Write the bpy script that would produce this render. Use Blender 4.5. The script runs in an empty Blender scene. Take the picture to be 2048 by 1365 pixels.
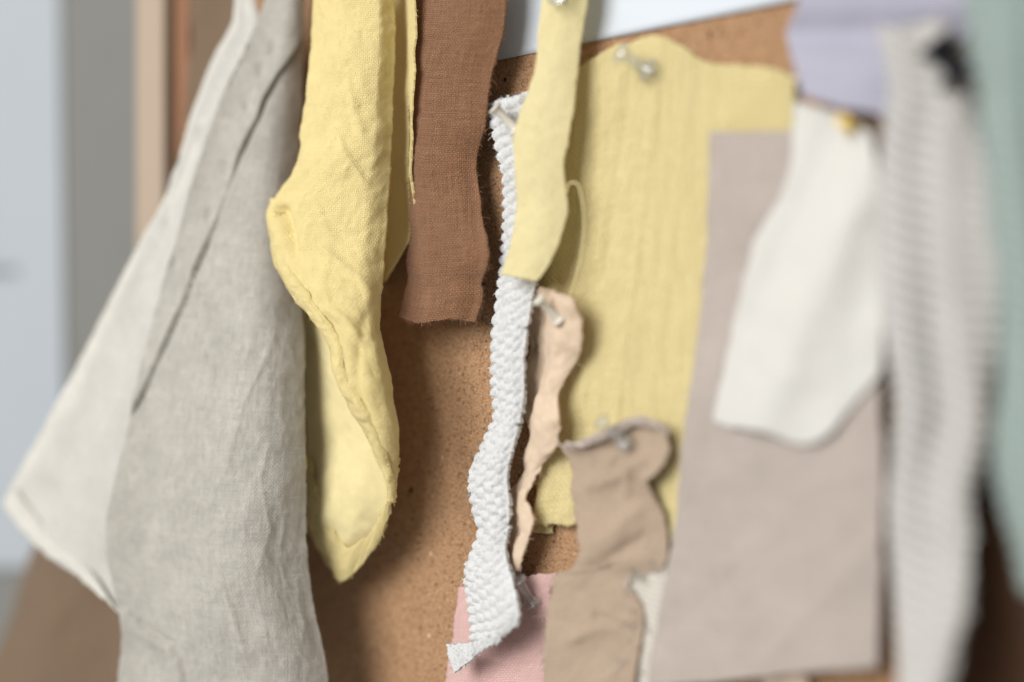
import bpy, math, random
import numpy as np
from mathutils import Vector, Matrix

random.seed(7); RNG = np.random.default_rng(7)
SC = bpy.context.scene
COL = SC.collection

# ------------------------------------------------------------------ camera, world, lamps, exposure
CAM_H = 1.35
cd = bpy.data.cameras.new('camera'); cam = bpy.data.objects.new('camera', cd); COL.objects.link(cam)
cam.location = (0, 0, CAM_H); cam.rotation_euler = (math.radians(90), 0, 0)
cd.lens = 50; cd.sensor_width = 36; cd.clip_start = 0.01; cd.clip_end = 50
cd.dof.use_dof = True; cd.dof.focus_distance = 0.393; cd.dof.aperture_fstop = 2.0; cd.dof.aperture_blades = 0
SC.camera = cam

TH = math.radians(37)                         # the board is turned 37 degrees, its right end nearer
BN = np.array([-math.sin(TH), -math.cos(TH), 0.0])   # board normal, towards the room
BU = np.array([math.cos(TH), -math.sin(TH), 0.0])    # along the board, to the right
B0 = np.array([-0.009, 0.40, CAM_H])

w = bpy.data.worlds.new('World'); SC.world = w; w.use_nodes = True
bg = w.node_tree.nodes['Background']
bg.inputs[0].default_value = (1.0, 0.965, 0.915, 1); bg.inputs[1].default_value = 0.37

def area(name, az, el, dist, sx, sy, power, color):
    """a window-like area lamp, placed by angles about the board's normal (az to the right)"""
    d = BN*math.cos(az)*math.cos(el) + BU*math.sin(az)*math.cos(el) + np.array([0, 0, 1])*math.sin(el)
    l = bpy.data.lights.new(name, 'AREA'); l.shape = 'RECTANGLE'; l.size = sx; l.size_y = sy
    l.energy = power; l.color = color
    o = bpy.data.objects.new(name, l); COL.objects.link(o)
    o.location = Vector(B0 + d*dist)
    o.rotation_euler = (-Vector(d)).to_track_quat('-Z', 'Y').to_euler()
    return o
R = math.radians
area('window_light', R(-8), R(21), 2.2, 1.45, 1.45, 72, (1.0, 0.988, 0.972))

vs = SC.view_settings
vs.view_transform = 'Standard'; vs.look = 'None'; vs.exposure = 0; vs.gamma = 1
vs.use_curve_mapping = False
SC.cycles.use_denoising = True
SC.cycles.max_bounces = 8; SC.cycles.sample_clamp_indirect = 4

# ------------------------------------------------------------------ placing helpers
def P(px, py, h):
    """point lying h mm in front of the board, seen at photo position px, py (arrays allowed)"""
    px = np.asarray(px, float); py = np.asarray(py, float); h = np.asarray(h, float)*0.001
    r = np.stack([(px-1024)/2048*0.72, np.ones_like(px), -(py-682.5)/2048*0.72], -1)
    o = np.array([0, 0, CAM_H])
    t = (np.dot(BN, B0-o) + h)/(r@BN)
    return o + r*t[..., None]

def hsh(ix, iy, iz):
    n = (ix*374761393 + iy*668265263 + iz*2147483647 + 1274126177) & 0xffffffff
    n = ((n ^ (n >> 13))*1274126177) & 0xffffffff
    n = n ^ (n >> 16)
    return (n & 0xffff)/32767.5 - 1
def vnoise(p):
    i = np.floor(p).astype(np.int64); f = p-i; f = f*f*f*(f*(f*6-15)+10)
    x, y, z = i[..., 0], i[..., 1], i[..., 2]; fx, fy, fz = f[..., 0], f[..., 1], f[..., 2]
    def L(a, b, t): return a+(b-a)*t
    return L(L(L(hsh(x, y, z), hsh(x+1, y, z), fx), L(hsh(x, y+1, z), hsh(x+1, y+1, z), fx), fy),
             L(L(hsh(x, y, z+1), hsh(x+1, y, z+1), fx), L(hsh(x, y+1, z+1), hsh(x+1, y+1, z+1), fx), fy), fz)
def fbm(U, V, scale, seed=0, oct=3, stretch=(1, 1)):
    """noise over cloth coordinates; scale in metres"""
    out = 0; a = 1; s = 1.0/scale
    for k in range(oct):
        out = out + a*vnoise(np.stack([U*s*stretch[0]+seed*13.7, V*s*stretch[1]+seed*7.3, np.full_like(U, seed*3.1+k*5.5)], -1))
        a *= 0.5; s *= 2.03
    return out
def smooth(x, a, b):
    t = np.clip((x-a)/(b-a), 0, 1); return t*t*(3-2*t)

def curve(pts, n):
    """smooth curve (cubic Hermite) through pts, n samples evenly by length"""
    p = np.array(pts, float)
    if len(p) == 2:
        return p[0]+(p[1]-p[0])*np.linspace(0, 1, n)[:, None]
    q = p[:, :2]
    t = np.r_[0, np.cumsum(np.maximum(np.linalg.norm(np.diff(q, axis=0), axis=1), 1e-3)**0.8)]
    m = np.zeros_like(p)
    d = np.diff(p, axis=0)/np.diff(t)[:, None]
    m[0] = d[0]; m[-1] = d[-1]
    wl = np.diff(t)
    m[1:-1] = (d[:-1]*wl[1:, None] + d[1:]*wl[:-1, None])/(wl[1:]+wl[:-1])[:, None]
    tt = np.linspace(0, t[-1], 600)
    k = np.clip(np.searchsorted(t, tt, 'right')-1, 0, len(t)-2)
    h = t[k+1]-t[k]; s = ((tt-t[k])/h)[:, None]; h = h[:, None]
    c = (2*s**3-3*s**2+1)*p[k]+(s**3-2*s**2+s)*h*m[k]+(-2*s**3+3*s**2)*p[k+1]+(s**3-s**2)*h*m[k+1]
    a = np.r_[0, np.cumsum(np.linalg.norm(np.diff(c[:, :2], axis=0), axis=1))]
    x = np.linspace(0, a[-1], n)
    return np.stack([np.interp(x, a, c[:, i]) for i in range(p.shape[1])], -1)

def polydist(X, Y, line):
    """signed distance in px to a polyline (positive on its right-hand side in the photo), and place along it 0..1"""
    best = np.full(X.shape, 1e9); sg = np.zeros(X.shape); al = np.zeros(X.shape)
    n = len(line)-1
    for i in range(n):
        ax, ay = line[i][:2]; bx, by = line[i+1][:2]
        dx, dy = bx-ax, by-ay; L2 = dx*dx+dy*dy
        t = np.clip(((X-ax)*dx+(Y-ay)*dy)/L2, 0, 1)
        ex, ey = X-ax-t*dx, Y-ay-t*dy
        d = np.hypot(ex, ey); s = np.sign(ex*dy-ey*dx)
        m = d < best
        best = np.where(m, d, best); sg = np.where(m, s, sg); al = np.where(m, (i+t)/n, al)
    return best*sg, al

# ------------------------------------------------------------------ mesh helpers
def link(name, verts, faces, mat, parent=None, uv=None, smoothing=True, flat=None):
    me = bpy.data.meshes.new(name)
    me.from_pydata([tuple(v) for v in verts], [], [tuple(f) for f in faces])
    if uv is not None:
        ul = me.uv_layers.new(name='UVMap')
        li = np.empty(len(me.loops), np.int32); me.loops.foreach_get('vertex_index', li)
        ul.data.foreach_set('uv', np.asarray(uv, np.float32)[li].ravel())
    me.polygons.foreach_set('use_smooth', [smoothing]*len(me.polygons))
    if flat is not None:
        fl = np.ones(len(me.polygons), bool); fl[flat[0]:flat[1]] = False; me.polygons.foreach_set('use_smooth', fl)
    me.materials.append(mat); me.update()
    o = bpy.data.objects.new(name, me); COL.objects.link(o)
    if parent is not None: o.parent = parent
    return o

def tag(o, label=None, cat=None, group=None, kind=None):
    if label: o['label'] = label
    if cat: o['category'] = cat
    if group: o['group'] = group
    if kind: o['kind'] = kind
    return o

def thing(name, label, cat, group=None, loc=(0, 0, 0)):
    o = bpy.data.objects.new(name, None); o.empty_display_size = 0.01; o.location = loc
    COL.objects.link(o)
    return tag(o, label, cat, group)

class Buf:
    def __init__(s): s.v = []; s.f = []; s.uv = []
    def add(s, v, f, uv):
        o = len(s.v); s.v += [tuple(x) for x in v]; s.f += [tuple(i+o for i in q) for q in f]; s.uv += [tuple(x) for x in uv]
    def tube(s, pts, r, uv, sides=4, taper=0.6):
        pts = np.asarray(pts, float); n = len(pts)
        tg = np.gradient(pts, axis=0); tg /= np.linalg.norm(tg, axis=1)[:, None]+1e-12
        a = np.cross(tg, [0.31, 0.2, 0.93]); a /= np.linalg.norm(a, axis=1)[:, None]+1e-12
        b = np.cross(tg, a); V = []; F = []
        for i in range(n):
            rr = r*(1-(1-taper)*i/(n-1))
            for k in range(sides):
                ang = 2*math.pi*k/sides
                V.append(pts[i]+rr*(a[i]*math.cos(ang)+b[i]*math.sin(ang)))
        for i in range(n-1):
            for k in range(sides):
                k2 = (k+1) % sides
                F.append((i*sides+k, i*sides+k2, (i+1)*sides+k2, (i+1)*sides+k))
        s.add(V, F, [uv]*len(V))

def sheet(name, mat, left, right, top=None, bottom=None, step=0.0006, thick=0.45, hfun=None, disp=None,
          rag=0.25, fray=0.0, fray_len=1.4, fray_sides='lrtb', parent=None, wrinkle=((0.02, 0.5), (0.006, 0.12)),
          seed=1, pxfun=None, extra=None, thread_r=0.11, fuzz=0, fuzz_len=.8):
    """a piece of cloth: Coons patch between four traced edges (px, py, mm off the board), with real
    thickness, wrinkles (scale m, mm), a ragged outline and loose threads, as one mesh"""
    # size estimate
    def length(c):
        w_ = P(c[:, 0], c[:, 1], c[:, 2]); return np.linalg.norm(np.diff(w_, axis=0), axis=1).sum()
    l0 = curve(left, 200); r0 = curve(right, 200)
    if top is None: top = [left[0], right[0]]
    if bottom is None: bottom = [left[-1], right[-1]]
    t0 = curve(top, 200); b0 = curve(bottom, 200)
    nv = int(max(length(l0), length(r0))/step)+2; nu = int(max(length(t0), length(b0), length(np.stack([l0[100], r0[100]])))/step)+2
    nv = min(max(nv, 8), 700); nu = min(max(nu, 6), 420)
    Lc, Rc, Tc, Bc = curve(left, nv), curve(right, nv), curve(top, nu), curve(bottom, nu)
    Tc[0] = Lc[0]; Tc[-1] = Rc[0]; Bc[0] = Lc[-1]; Bc[-1] = Rc[-1]
    s = np.linspace(0, 1, nu)[None, :, None]; t = np.linspace(0, 1, nv)[:, None, None]
    G = (1-s)*Lc[:, None]+s*Rc[:, None]+(1-t)*Tc[None]+t*Bc[None] \
        - ((1-s)*(1-t)*Lc[0]+s*(1-t)*Rc[0]+(1-s)*t*Lc[-1]+s*t*Rc[-1])
    S = np.broadcast_to(s[..., 0], (nv, nu)); T = np.broadcast_to(t[..., 0], (nv, nu))
    if hfun is not None: G[..., 2] += hfun(S, T, G[..., 0], G[..., 1])
    W = P(G[..., 0], G[..., 1], G[..., 2])
    du = np.linalg.norm(np.diff(W, axis=1), axis=2); dv = np.linalg.norm(np.diff(W, axis=0), axis=2)
    U = np.concatenate([np.zeros((nv, 1)), np.cumsum(du, axis=1)], 1); V = np.concatenate([np.zeros((1, nu)), np.cumsum(dv, axis=0)], 0)
    U = U - U[:, nu//2:nu//2+1]; V = np.repeat(V.mean(axis=1, keepdims=True), nu, 1)*0.6+V*0.4
    if pxfun is not None:
        G[..., 0] += pxfun(S, T, U, V); W = P(G[..., 0], G[..., 1], G[..., 2])
    def normals(W):
        a = np.gradient(W, axis=1); b = np.gradient(W, axis=0); n = np.cross(b, a)
        n /= np.linalg.norm(n, axis=2)[..., None]+1e-12
        return np.where((n@BN)[..., None] < -0.999, -n, n), a, b
    N, A, Bv = normals(W)
    if (N@BN).mean() < 0: N = -N
    d = np.zeros((nv, nu))
    for k, (sc, am) in enumerate(wrinkle): d += fbm(U, V, sc, seed+k*3.3, 3)*am*0.001
    if disp is not None: d += disp(S, T, U, V, G[..., 0], G[..., 1])*0.001
    W = W+N*d[..., None]
    # ragged outline, in the cloth's own plane
    if rag:
        An = A/(np.linalg.norm(A, axis=2)[..., None]+1e-12); Bn = Bv/(np.linalg.norm(Bv, axis=2)[..., None]+1e-12)
        def rg(n): return (RNG.normal(0, 0.5, n)+np.interp(np.arange(n), np.arange(0, n+6, 4), RNG.normal(0, 0.8, len(np.arange(0, n+6, 4)))))*rag*0.001
        for k, f in ((0, 1), (1, .5), (2, .2)):
            if nu > 8:
                W[:, k] += An[:, k]*(rg(nv)*f)[:, None]; W[:, -1-k] += An[:, -1-k]*(rg(nv)*f)[:, None]
            W[k, :] += Bn[k, :]*(rg(nu)*f)[:, None]; W[-1-k, :] += Bn[-1-k, :]*(rg(nu)*f)[:, None]
    N2, A, Bv = normals(W)
    if (N2@BN).mean() < 0: N2 = -N2
    th = thick*0.001
    F = W; K = W-N2*th
    ids = np.arange(nv*nu).reshape(nv, nu); n1 = nv*nu
    def quads(q, flip):
        a = np.stack([q[:-1, :-1], q[1:, :-1], q[1:, 1:], q[:-1, 1:]], -1).reshape(-1, 4)
        return a[:, ::-1] if flip else a
    # orientation: front faces must point to the room
    c = np.cross(W[1, 0]-W[0, 0], W[0, 1]-W[0, 0]); flip = (c@N2[0, 0]) < 0
    faces = [quads(ids, flip), quads(ids+n1, not flip)]
    nq = 2*(nv-1)*(nu-1)
    rim = np.concatenate([ids[0, :], ids[1:, -1], ids[-1, -2::-1], ids[-2:0:-1, 0]])
    r2 = np.roll(rim, -1); rimf = np.stack([rim, r2, r2+n1, rim+n1], -1)
    faces.append(rimf[:, ::-1] if flip else rimf)
    B = Buf(); B.v = [tuple(x) for x in np.concatenate([F.reshape(-1, 3), K.reshape(-1, 3)])]
    B.f = [tuple(int(i) for i in x) for x in np.concatenate(faces)]
    uvg = np.stack([U, V], -1).reshape(-1, 2); B.uv = [tuple(x) for x in np.concatenate([uvg, uvg])]
    if fray > 0:
        def fringe(idx_pts, outv, alongv, nrm, uvs):
            L = np.linalg.norm(np.diff(idx_pts, axis=0), axis=1).sum()*1000
            for _ in range(int(L*fray)):
                k = RNG.integers(0, len(idx_pts)); ln = fray_len*0.001*RNG.uniform(0.25, 1)**1.6
                if RNG.random() < 0.03: ln *= 2.6
                o = outv[k]/np.linalg.norm(outv[k]); a = alongv[k]/(np.linalg.norm(alongv[k])+1e-12); nn = nrm[k]
                c1 = RNG.normal(0, .55); c2 = RNG.normal(0, .45); q = np.linspace(0, 1, 4)[:, None]
                pts = idx_pts[k]-o*0.0004+o*ln*q+a*ln*c1*q**2+nn*ln*c2*q**1.5-np.array([0, 0, 1])*ln*0.25*q**2
                B.tube(pts, thread_r*0.001*RNG.uniform(.6, 1), uvs[k], 3)
        M = W-N2*th*0.5
        if 'l' in fray_sides: fringe(M[:, 0], -A[:, 0], Bv[:, 0], N2[:, 0], np.stack([U, V], -1)[:, 0])
        if 'r' in fray_sides: fringe(M[:, -1], A[:, -1], Bv[:, -1], N2[:, -1], np.stack([U, V], -1)[:, -1])
        if 't' in fray_sides: fringe(M[0], -Bv[0], A[0], N2[0], np.stack([U, V], -1)[0])
        if 'b' in fray_sides: fringe(M[-1], Bv[-1], A[-1], N2[-1], np.stack([U, V], -1)[-1])
    for _ in range(fuzz):                      # single fibres standing off the surface
        i = RNG.integers(0, nv-1); j = RNG.integers(0, nu-1); ln = fuzz_len*.001*RNG.uniform(.3, 1)
        q = np.linspace(0, 1, 4)[:, None]; d1 = RNG.normal(0, 1, 3); d1 -= N2[i, j]*(d1@N2[i, j]); d1 /= np.linalg.norm(d1); d2 = np.cross(N2[i, j], d1)
        B.tube(W[i, j]-N2[i, j]*.00004+(d1*q+d2*RNG.normal(0, .5)*q**2)*ln+N2[i, j]*ln*RNG.uniform(.15, .5)*np.sin(q*np.pi*RNG.uniform(.5, 1)), .00004, (U[i, j], V[i, j]), 3)
    if extra is not None: extra(B)
    return link(name, B.v, B.f, mat, parent, B.uv, True, (nq, nq+len(rim)))

# ------------------------------------------------------------------ materials
class NT:
    def __init__(s, name):
        s.m = bpy.data.materials.new(name); s.m.use_nodes = True; s.t = s.m.node_tree; s.t.nodes.clear()
        s.out = s.t.nodes.new('ShaderNodeOutputMaterial')
    def n(s, typ, **k):
        x = s.t.nodes.new('ShaderNode'+typ)
        for a, v in k.items(): setattr(x, a, v)
        return x
    def l(s, a, b): s.t.links.new(a, b)
    def set(s, inp, v):
        if isinstance(v, bpy.types.NodeSocket): s.l(v, inp)
        else: inp.default_value = v
    def math(s, op, a, b=0.0, c=None):
        x = s.n('Math', operation=op); s.set(x.inputs[0], a); s.set(x.inputs[1], b)
        if c is not None: s.set(x.inputs[2], c)
        return x.outputs[0]
    def mix(s, f, a, b, typ='MIX'):
        x = s.n('Mix', data_type='RGBA', blend_type=typ)
        s.set(x.inputs[0], f); s.set(x.inputs[6], a); s.set(x.inputs[7], b); return x.outputs[2]
    def noise(s, vec, scale, detail=3, rough=0.55):
        x = s.n('TexNoise'); s.l(vec, x.inputs['Vector']); x.inputs['Scale'].default_value = scale
        x.inputs['Detail'].default_value = detail; x.inputs['Roughness'].default_value = rough; return x.outputs[0]
    def mapping(s, vec, scale):
        x = s.n('Mapping'); s.l(vec, x.inputs[0]); x.inputs['Scale'].default_value = scale; return x.outputs[0]
    def ramp(s, f, lo, hi):
        x = s.n('MapRange'); s.l(f, x.inputs[0]); x.inputs[1].default_value = lo; x.inputs[2].default_value = hi
        return x.outputs[0]
def c4(c): return (c[0], c[1], c[2], 1)
def srgb(r, g, b, k=1.0):
    f = lambda x: (x/255/12.92 if x <= 10 else ((x/255+0.055)/1.055)**2.4)
    return tuple(min(0.95, f(x)*k) for x in (r, g, b))

def cloth(name, col, pitch=0.6, contrast=0.25, bump=0.5, trans=0.25, vary=0.12, slub=0.3, fuzz=0.0, tcol=None, dark=None, crinkle=0.0):
    """woven cloth: over-under threads in UV metres, slubs, soft mottling of the dye"""
    M = NT(name); p = pitch*0.001
    uv = M.n('UVMap').outputs[0]
    wob = M.noise(uv, 260, 2); sep = M.n('SeparateXYZ'); M.l(uv, sep.inputs[0])
    off = M.math('MULTIPLY', M.math('SUBTRACT', wob, 0.5), 0.0016)
    u = M.math('ADD', sep.outputs[0], off); v = M.math('ADD', sep.outputs[1], off)
    su = M.math('SINE', M.math('MULTIPLY', u, math.pi/p)); sv = M.math('SINE', M.math('MULTIPLY', v, math.pi/p))
    weave = M.math('MULTIPLY_ADD', M.math('MULTIPLY', su, sv), 0.5, 0.5)
    gu = M.math('ABSOLUTE', su); gv = M.math('ABSOLUTE', sv)
    gap = M.math('MINIMUM', M.ramp(gu, 0, .5), M.ramp(gv, 0, .5))
    s1 = M.noise(M.mapping(uv, (1.3/p, 0.05/p, 1)), 1, 2); s2 = M.noise(M.mapping(uv, (0.05/p, 1.3/p, 1)), 1, 2)
    sl = M.math('ADD', M.math('SUBTRACT', s1, .5), M.math('SUBTRACT', s2, .5))
    hgt = M.math('ADD', M.math('ADD', M.math('MULTIPLY', weave, 0.55), M.math('MULTIPLY', gap, 0.45)), M.math('MULTIPLY', sl, slub))
    mott = M.noise(uv, 70, 5, 0.6); mott2 = M.noise(uv, 420, 4, 0.65)
    dk = dark or tuple(x**1.12*0.5 for x in col)
    base = M.mix(M.math('MULTIPLY', M.math('SUBTRACT', 1.0, M.ramp(hgt, 0.0, 0.95)), contrast*1.6), c4(col), c4(dk))
    mm = M.math('ADD', M.math('MULTIPLY', M.math('SUBTRACT', mott, .5), vary*2.2), M.math('MULTIPLY', M.math('SUBTRACT', mott2, .5), vary*1.6))
    if crinkle:                                # pale rubbed lines of washed linen
        cw = M.noise(uv, 150, 2); n1 = M.n('TexNoise'); M.l(M.mapping(uv, (1.5, .7, 1)), n1.inputs['Vector']); n1.inputs['Scale'].default_value = 190
        n1.inputs['Detail'].default_value = 5; n1.inputs['Roughness'].default_value = .62; n1.inputs['Distortion'].default_value = .35
        rd = M.math('SUBTRACT', 1.0, M.ramp(M.math('ABSOLUTE', M.math('SUBTRACT', n1.outputs[0], .5)), 0, .09))
        mm = M.math('ADD', mm, M.math('MULTIPLY', M.math('MULTIPLY_ADD', rd, 1.0, -.3), M.math('MULTIPLY', M.ramp(cw, .35, .65), crinkle)))
    val = M.n('HueSaturation'); M.l(base, val.inputs['Color']); M.l(M.math('ADD', mm, 1.0), val.inputs['Value'])
    color = val.outputs[0]
    fz = M.noise(uv, 2600, 3, .7)
    bm = M.n('Bump'); bm.inputs['Strength'].default_value = bump; bm.inputs['Distance'].default_value = 0.00035*pitch/0.6
    M.l(M.math('ADD', hgt, M.math('MULTIPLY', fz, 0.25+fuzz)), bm.inputs['Height'])
    b = M.n('BsdfPrincipled'); M.l(color, b.inputs['Base Color']); b.inputs['Roughness'].default_value = 0.9
    b.inputs['Specular IOR Level'].default_value = 0.12
    b.inputs['Sheen Weight'].default_value = 0.12; b.inputs['Sheen Roughness'].default_value = 0.5
    M.l(bm.outputs[0], b.inputs['Normal'])
    tr = M.n('BsdfTranslucent'); M.set(tr.inputs[0], c4(tcol or col))
    ms = M.n('MixShader'); ms.inputs[0].default_value = trans
    M.l(b.outputs[0], ms.inputs[1]); M.l(tr.outputs[0], ms.inputs[2]); M.l(ms.outputs[0], M.out.inputs[0])
    return M.m

def knit(name, col, trans=0.1, vary=0.08, fib=1800, rows=0):
    M = NT(name); uv = M.n('UVMap').outputs[0]
    co = M.n('NewGeometry').outputs['Position']
    f1 = M.noise(co, fib, 4, .7); f2 = M.noise(co, 90, 3)
    hv = M.n('HueSaturation'); hv.inputs['Color'].default_value = c4(col)
    M.l(M.math('ADD', 1-vary, M.math('ADD', M.math('MULTIPLY', f1, vary), M.math('MULTIPLY', f2, vary))), hv.inputs['Value'])
    if rows:                                   # shade in the gaps between knitted rows, put into the colour
        sp = M.n('SeparateXYZ'); M.l(uv, sp.inputs[0])
        q = M.math('ADD', sp.outputs[1], M.math('MULTIPLY', M.math('ABSOLUTE', M.math('SUBTRACT', sp.outputs[0], .006)), .5))
        g = M.math('ABSOLUTE', M.math('SINE', M.math('MULTIPLY', q, math.pi/rows)))
        h2 = M.n('HueSaturation'); M.l(hv.outputs[0], h2.inputs['Color']); M.l(M.math('MULTIPLY_ADD', M.ramp(g, 0, .7), 0.32, .70), h2.inputs['Value']); hv = h2
    bm = M.n('Bump'); bm.inputs['Strength'].default_value = .7; bm.inputs['Distance'].default_value = 0.0004; M.l(f1, bm.inputs['Height'])
    b = M.n('BsdfPrincipled'); M.l(hv.outputs[0], b.inputs['Base Color']); b.inputs['Roughness'].default_value = .95
    b.inputs['Specular IOR Level'].default_value = .1; b.inputs['Sheen Weight'].default_value = .2; M.l(bm.outputs[0], b.inputs['Normal'])
    tr = M.n('BsdfTranslucent'); tr.inputs[0].default_value = c4(col)
    ms = M.n('MixShader'); ms.inputs[0].default_value = trans
    M.l(b.outputs[0], ms.inputs[1]); M.l(tr.outputs[0], ms.inputs[2]); M.l(ms.outputs[0], M.out.inputs[0])
    return M.m

def plain(name, col, rough=0.6, spec=0.3, noise_scale=None, vary=0.06, bump=0, metal=0, trans=0, ior=1.49, stretch=(1, 1, 1)):
    M = NT(name); b = M.n('BsdfPrincipled'); b.inputs['Roughness'].default_value = rough
    b.inputs['Specular IOR Level'].default_value = spec; b.inputs['Metallic'].default_value = metal
    b.inputs['Transmission Weight'].default_value = trans; b.inputs['IOR'].default_value = ior
    if noise_scale:
        co = M.mapping(M.n('NewGeometry').outputs['Position'], stretch); f = M.noise(co, noise_scale, 5, .6)
        hv = M.n('HueSaturation'); hv.inputs['Color'].default_value = c4(col)
        M.l(M.math('ADD', 1-vary, M.math('MULTIPLY', f, vary*2)), hv.inputs['Value']); M.l(hv.outputs[0], b.inputs['Base Color'])
        if bump:
            bm = M.n('Bump'); bm.inputs['Strength'].default_value = bump; bm.inputs['Distance'].default_value = .0005
            M.l(f, bm.inputs['Height']); M.l(bm.outputs[0], b.inputs['Normal'])
    else: b.inputs['Base Color'].default_value = c4(col)
    M.l(b.outputs[0], M.out.inputs[0]); return M.m

def cork():
    M = NT('cork_granules'); co = M.n('NewGeometry').outputs['Position']
    vo = M.n('TexVoronoi'); M.l(co, vo.inputs['Vector']); vo.inputs['Scale'].default_value = 1600
    vs_ = M.n('SeparateColor'); M.l(vo.outputs['Color'], vs_.inputs[0])
    big = M.noise(co, 130, 4, .6); fine = M.noise(co, 1500, 4, .7)
    c = M.mix(vs_.outputs[0], c4((0.345, 0.197, 0.104)), c4((0.425, 0.258, 0.142)))
    c = M.mix(M.ramp(vs_.outputs[1], .965, 1.0), c, c4((0.56, .36, .21)))
    c = M.mix(M.math('MULTIPLY', M.ramp(vs_.outputs[2], .92, 1.0), .8), c, c4((0.10, .045, .02)))
    c = M.mix(M.math('MULTIPLY', M.ramp(vo.outputs['Distance'], .45, .85), .5), c, c4((0.12, .055, .025)))
    hv = M.n('HueSaturation'); M.l(c, hv.inputs['Color'])
    M.l(M.math('ADD', .72, M.math('ADD', M.math('MULTIPLY', big, .28), M.math('MULTIPLY', fine, .28))), hv.inputs['Value'])
    b = M.n('BsdfPrincipled'); M.l(hv.outputs[0], b.inputs['Base Color']); b.inputs['Roughness'].default_value = .8
    b.inputs['Specular IOR Level'].default_value = .2
    bm = M.n('Bump'); bm.inputs['Strength'].default_value = .55; bm.inputs['Distance'].default_value = .0006
    M.l(M.math('SUBTRACT', fine, vo.outputs['Distance']), bm.inputs['Height']); M.l(bm.outputs[0], b.inputs['Normal'])
    M.l(b.outputs[0], M.out.inputs[0]); return M.m

M_cork = cork()
M_wall = plain('wall_paint', (0.175, 0.174, 0.162), .9, .1, 60, .05, .2)
M_poster = plain('poster_paper', (0.34, 0.37, 0.395), .6, .2, 25, .03)
M_print = plain('grey_print', (0.22, 0.24, 0.26), .7, .1)
M_paper = plain('white_paper', (0.53, 0.57, 0.615), .6, .2, 30, .02)
M_faint = plain('faint_print', (0.66, 0.69, 0.75), .7, .1)
M_wood = plain('pale_pine', (0.36, 0.285, 0.215), .6, .3, 220, .12, .2, stretch=(6, 6, .4))
M_wood2 = plain('orange_brown_wood', (0.24, 0.115, 0.06), .6, .3, 220, .12, .2, stretch=(6, 6, .4))
M_linen = cloth('grey_linen', srgb(192, 188, 179), .52, .36, .7, .12, .20, .9, crinkle=.17)
M_lining = cloth('pale_linen', srgb(202, 200, 193), .62, .22, .5, .14, .14, .6, crinkle=.07)
M_hem = cloth('bleached_linen', srgb(216, 213, 204), .62, .18, .5, .14, .12, .5)
M_taupe = cloth('taupe_cloth', srgb(122, 103, 84), .6, .25, .5, .1, .12, .4)
M_yellow = cloth('lemon_cotton', (0.94, 0.81, 0.395), .56, .22, .8, .26, .10, .35, .1, tcol=(0.92, 0.68, 0.12))
M_lemon_dull = cloth('lemon_cotton_dull', (0.86, 0.765, 0.42), .50, .18, .4, .25, .12, .35, .1, tcol=(0.85, 0.66, 0.15))  # slightly duller yellow, used on the under flap
M_strip = cloth('pale_yellow_voile', (0.95, 0.88, 0.54), .56, .20, .8, .34, .07, .3, tcol=(0.95, 0.79, 0.26))
M_muslin = cloth('yellow_muslin', (0.95, 0.825, 0.43), .74, .38, .9, .26, .08, .5, tcol=(0.8, 0.58, 0.12))
M_brown = cloth('brown_weave', (0.34, 0.172, 0.090), .56, .65, 1.1, .06, .18, .9)
M_white = knit('white_cotton_cord', (0.67, 0.675, 0.67), .12)
M_peach = cloth('peach_satin', (0.89, 0.73, 0.56), .5, .25, .6, .3, .06, .3)
M_tan = cloth('tan_linen', (0.50, 0.385, 0.285), .6, .25, .6, .15, .12, .6)
M_pink = cloth('rose_pink_weave', (0.80, 0.53, 0.49), .62, .40, .8, .12, .1, .5)
M_cream = knit('cream_loose_weave', (0.72, 0.68, 0.60), .2, rows=.0016)
M_mauve = cloth('mauve_cotton', (0.53, 0.46, 0.412), .8, .35, .6, .15, .12, .4)
M_offw = cloth('off_white_cotton', (0.76, 0.75, 0.71), .5, .15, .4, .28, .05, .4)
M_lav = cloth('lavender_cotton', (0.435, 0.43, 0.515), .45, .15, .4, .15, .05, .3)
M_grey = knit('grey_rib_knit', (0.52, 0.505, 0.48), .1, rows=.0033)
M_mint = knit('mint_knit', (0.30, 0.37, 0.345), .1, rows=.0033)
def clear_plastic():
    M = NT('clear_plastic')
    t = M.n('BsdfTransparent'); t.inputs[0].default_value = (.93, .94, .94, 1)
    d = M.n('BsdfDiffuse'); d.inputs[0].default_value = (.88, .90, .90, 1)
    g = M.n('BsdfGlossy'); g.inputs['Roughness'].default_value = .16
    fr = M.n('LayerWeight'); fr.inputs[0].default_value = .38
    a = M.n('MixShader'); a.inputs[0].default_value = .10; M.l(t.outputs[0], a.inputs[1]); M.l(d.outputs[0], a.inputs[2])
    b = M.n('MixShader'); M.l(M.math('MULTIPLY_ADD', fr.outputs['Facing'], .45, .10), b.inputs[0]); M.l(a.outputs[0], b.inputs[1]); M.l(g.outputs[0], b.inputs[2])
    M.l(b.outputs[0], M.out.inputs[0]); return M.m
M_clear = clear_plastic()
M_ivory = plain('milky_plastic', (0.82, 0.78, 0.69), .25, .5, trans=0.35)
M_black = plain('black_plastic', (0.005, 0.006, 0.008), .55, .25)
M_ypl = plain('yellow_plastic', (0.70, 0.50, 0.12), .6, .2)
M_steel = plain('pin_steel', (0.55, 0.54, 0.52), .25, .5, metal=1)
M_dark_thread = cloth('dark_thread', (0.16, 0.14, 0.13), .5, .1, .2, 0, .1, .2)

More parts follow.
